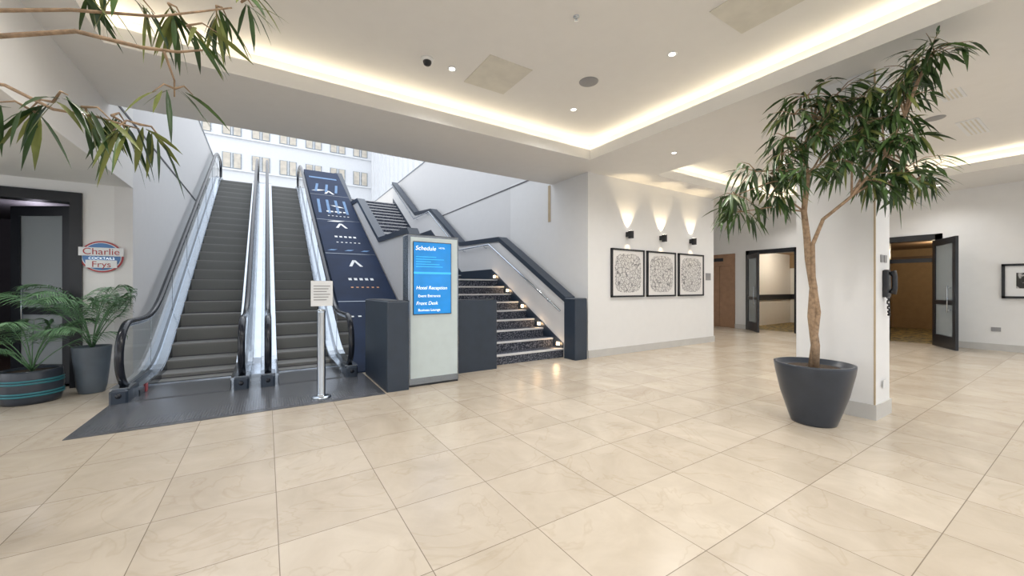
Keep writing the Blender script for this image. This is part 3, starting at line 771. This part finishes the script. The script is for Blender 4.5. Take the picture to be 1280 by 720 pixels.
def palm(c, R, r, h, fronds, L, k='palm', stripes=False, potk='potg', droop=.8, elr=(.75, 1.45), out=.38):
    c = Vector(c); b = MB()
    if stripes:
        b.lathe([(0, 0), (R*.88, 0), (R*.94, .04), (R, h*.5), (R*.97, h*.95), (R*.95, h), (R*.85, h), (R*.85, h*.9), (0, h*.9)], c, 'pot', 40)
        for z in (.25, .33, .62, .70): b.lathe([(R*.99, h*z-.006), (R*1.012, h*z), (R*1.012, h*z+.012), (R*.99, h*z+.018)], c, 'teal', 40)
    else:
        b.lathe(pot_profile(R, r, h), c, potk, 40)
    b.lathe([(.0, h*.9), (R*.84, h*.93), (R*.84, h*.9)], c, 'soil', 24)
    top = c+Vector((0, 0, h*.92))
    for i in range(fronds):
        a = 2*math.pi*i/fronds+random.uniform(-.2, .2); el = random.uniform(*elr)
        l = L*random.uniform(.8, 1.1); pts = []
        hd = Vector((math.cos(a), math.sin(a), 0))
        for s in range(11):
            t = s/10; p = top+hd*l*(t*math.cos(el)+out*t*t)+Vector((0, 0, l*(t*math.sin(el)-droop*.5*t**3.5)))
            if p.y > 7.7: p.y = 7.7
            if p.x > -1.66 and p.y > 6.7: p.x = -1.66
            pts.append(p)
        b.tube(pts, [.007*(1-.7*s/10) for s in range(11)], k, 5)
        for s in range(24):
            t = .38+.62*s/23; f = t*10; i0 = min(9, int(f)); p = pts[i0].lerp(pts[i0+1], f-i0)
            tg = (pts[i0+1]-pts[i0]).normalized(); sd = tg.cross(Vector((0, 0, 1))).normalized()
            for sg in (-1, 1):
                b.leaf(p, sd*sg+tg*.9+Vector((0, 0, .1)), L*.26*math.sin(math.pi*min(.92, (t-.3)*1.1+.2))+.03, .015, k, .55)
    b.v = [(min(x, -1.62) if x < -.5 and y > 6.4 else x, min(y, 7.84), z) for x, y, z in b.v]
    b.obj('potted_palm', c)
palm((-1.98, 7.42, 0), .19, .13, .62, 15, 1.3, elr=(1.2, 1.5), out=.40, droop=.75)
palm((-2.45, 7.22, 0), .27, .2, .40, 13, 1.05, stripes=True, elr=(.95, 1.4), out=.45, droop=.8)

# ------------------------------------------------------------------ lights, world, camera
def point(name, loc, e, col, r=.1):
    L = bpy.data.lights.new(name, 'POINT'); L.energy = e; L.color = col; L.shadow_soft_size = r
    o = bpy.data.objects.new(name, L); o.location = loc; S.collection.objects.link(o)
point('corridor_lamp', (16.5, 2.8, 2.5), 50, (1, .82, .56))
point('hall_lamp', (16, 6, 2.5), 50, (1, .88, .7))
point('bar_lamp', (-3.5, 10.5, 2.6), 24, (.9, .85, 1))

w = bpy.data.worlds.new('World'); S.world = w; w.use_nodes = True
nt = w.node_tree; bg = nt.nodes['Background']
tcw = nt.nodes.new('ShaderNodeTexCoord'); sp = nt.nodes.new('ShaderNodeSeparateXYZ'); rr = nt.nodes.new('ShaderNodeValToRGB')
nt.links.new(tcw.outputs['Generated'], sp.inputs[0]); nt.links.new(sp.outputs['Z'], rr.inputs['Fac'])
rr.color_ramp.elements[0].color = (.97, .98, 1, 1); rr.color_ramp.elements[1].color = (.86, .92, 1, 1)
nt.links.new(rr.outputs['Color'], bg.inputs['Color'])
bg.inputs['Strength'].default_value = 1.65

cam = bpy.data.cameras.new('camera'); co = bpy.data.objects.new('camera', cam); S.collection.objects.link(co)
co.location = (0, 0, 1.4)
co.rotation_euler = (math.radians(90), 0, math.radians(-32.44))
cam.sensor_width = 36; cam.lens = 36*483/1280; cam.clip_end = 300; cam.clip_start = .05
S.camera = co
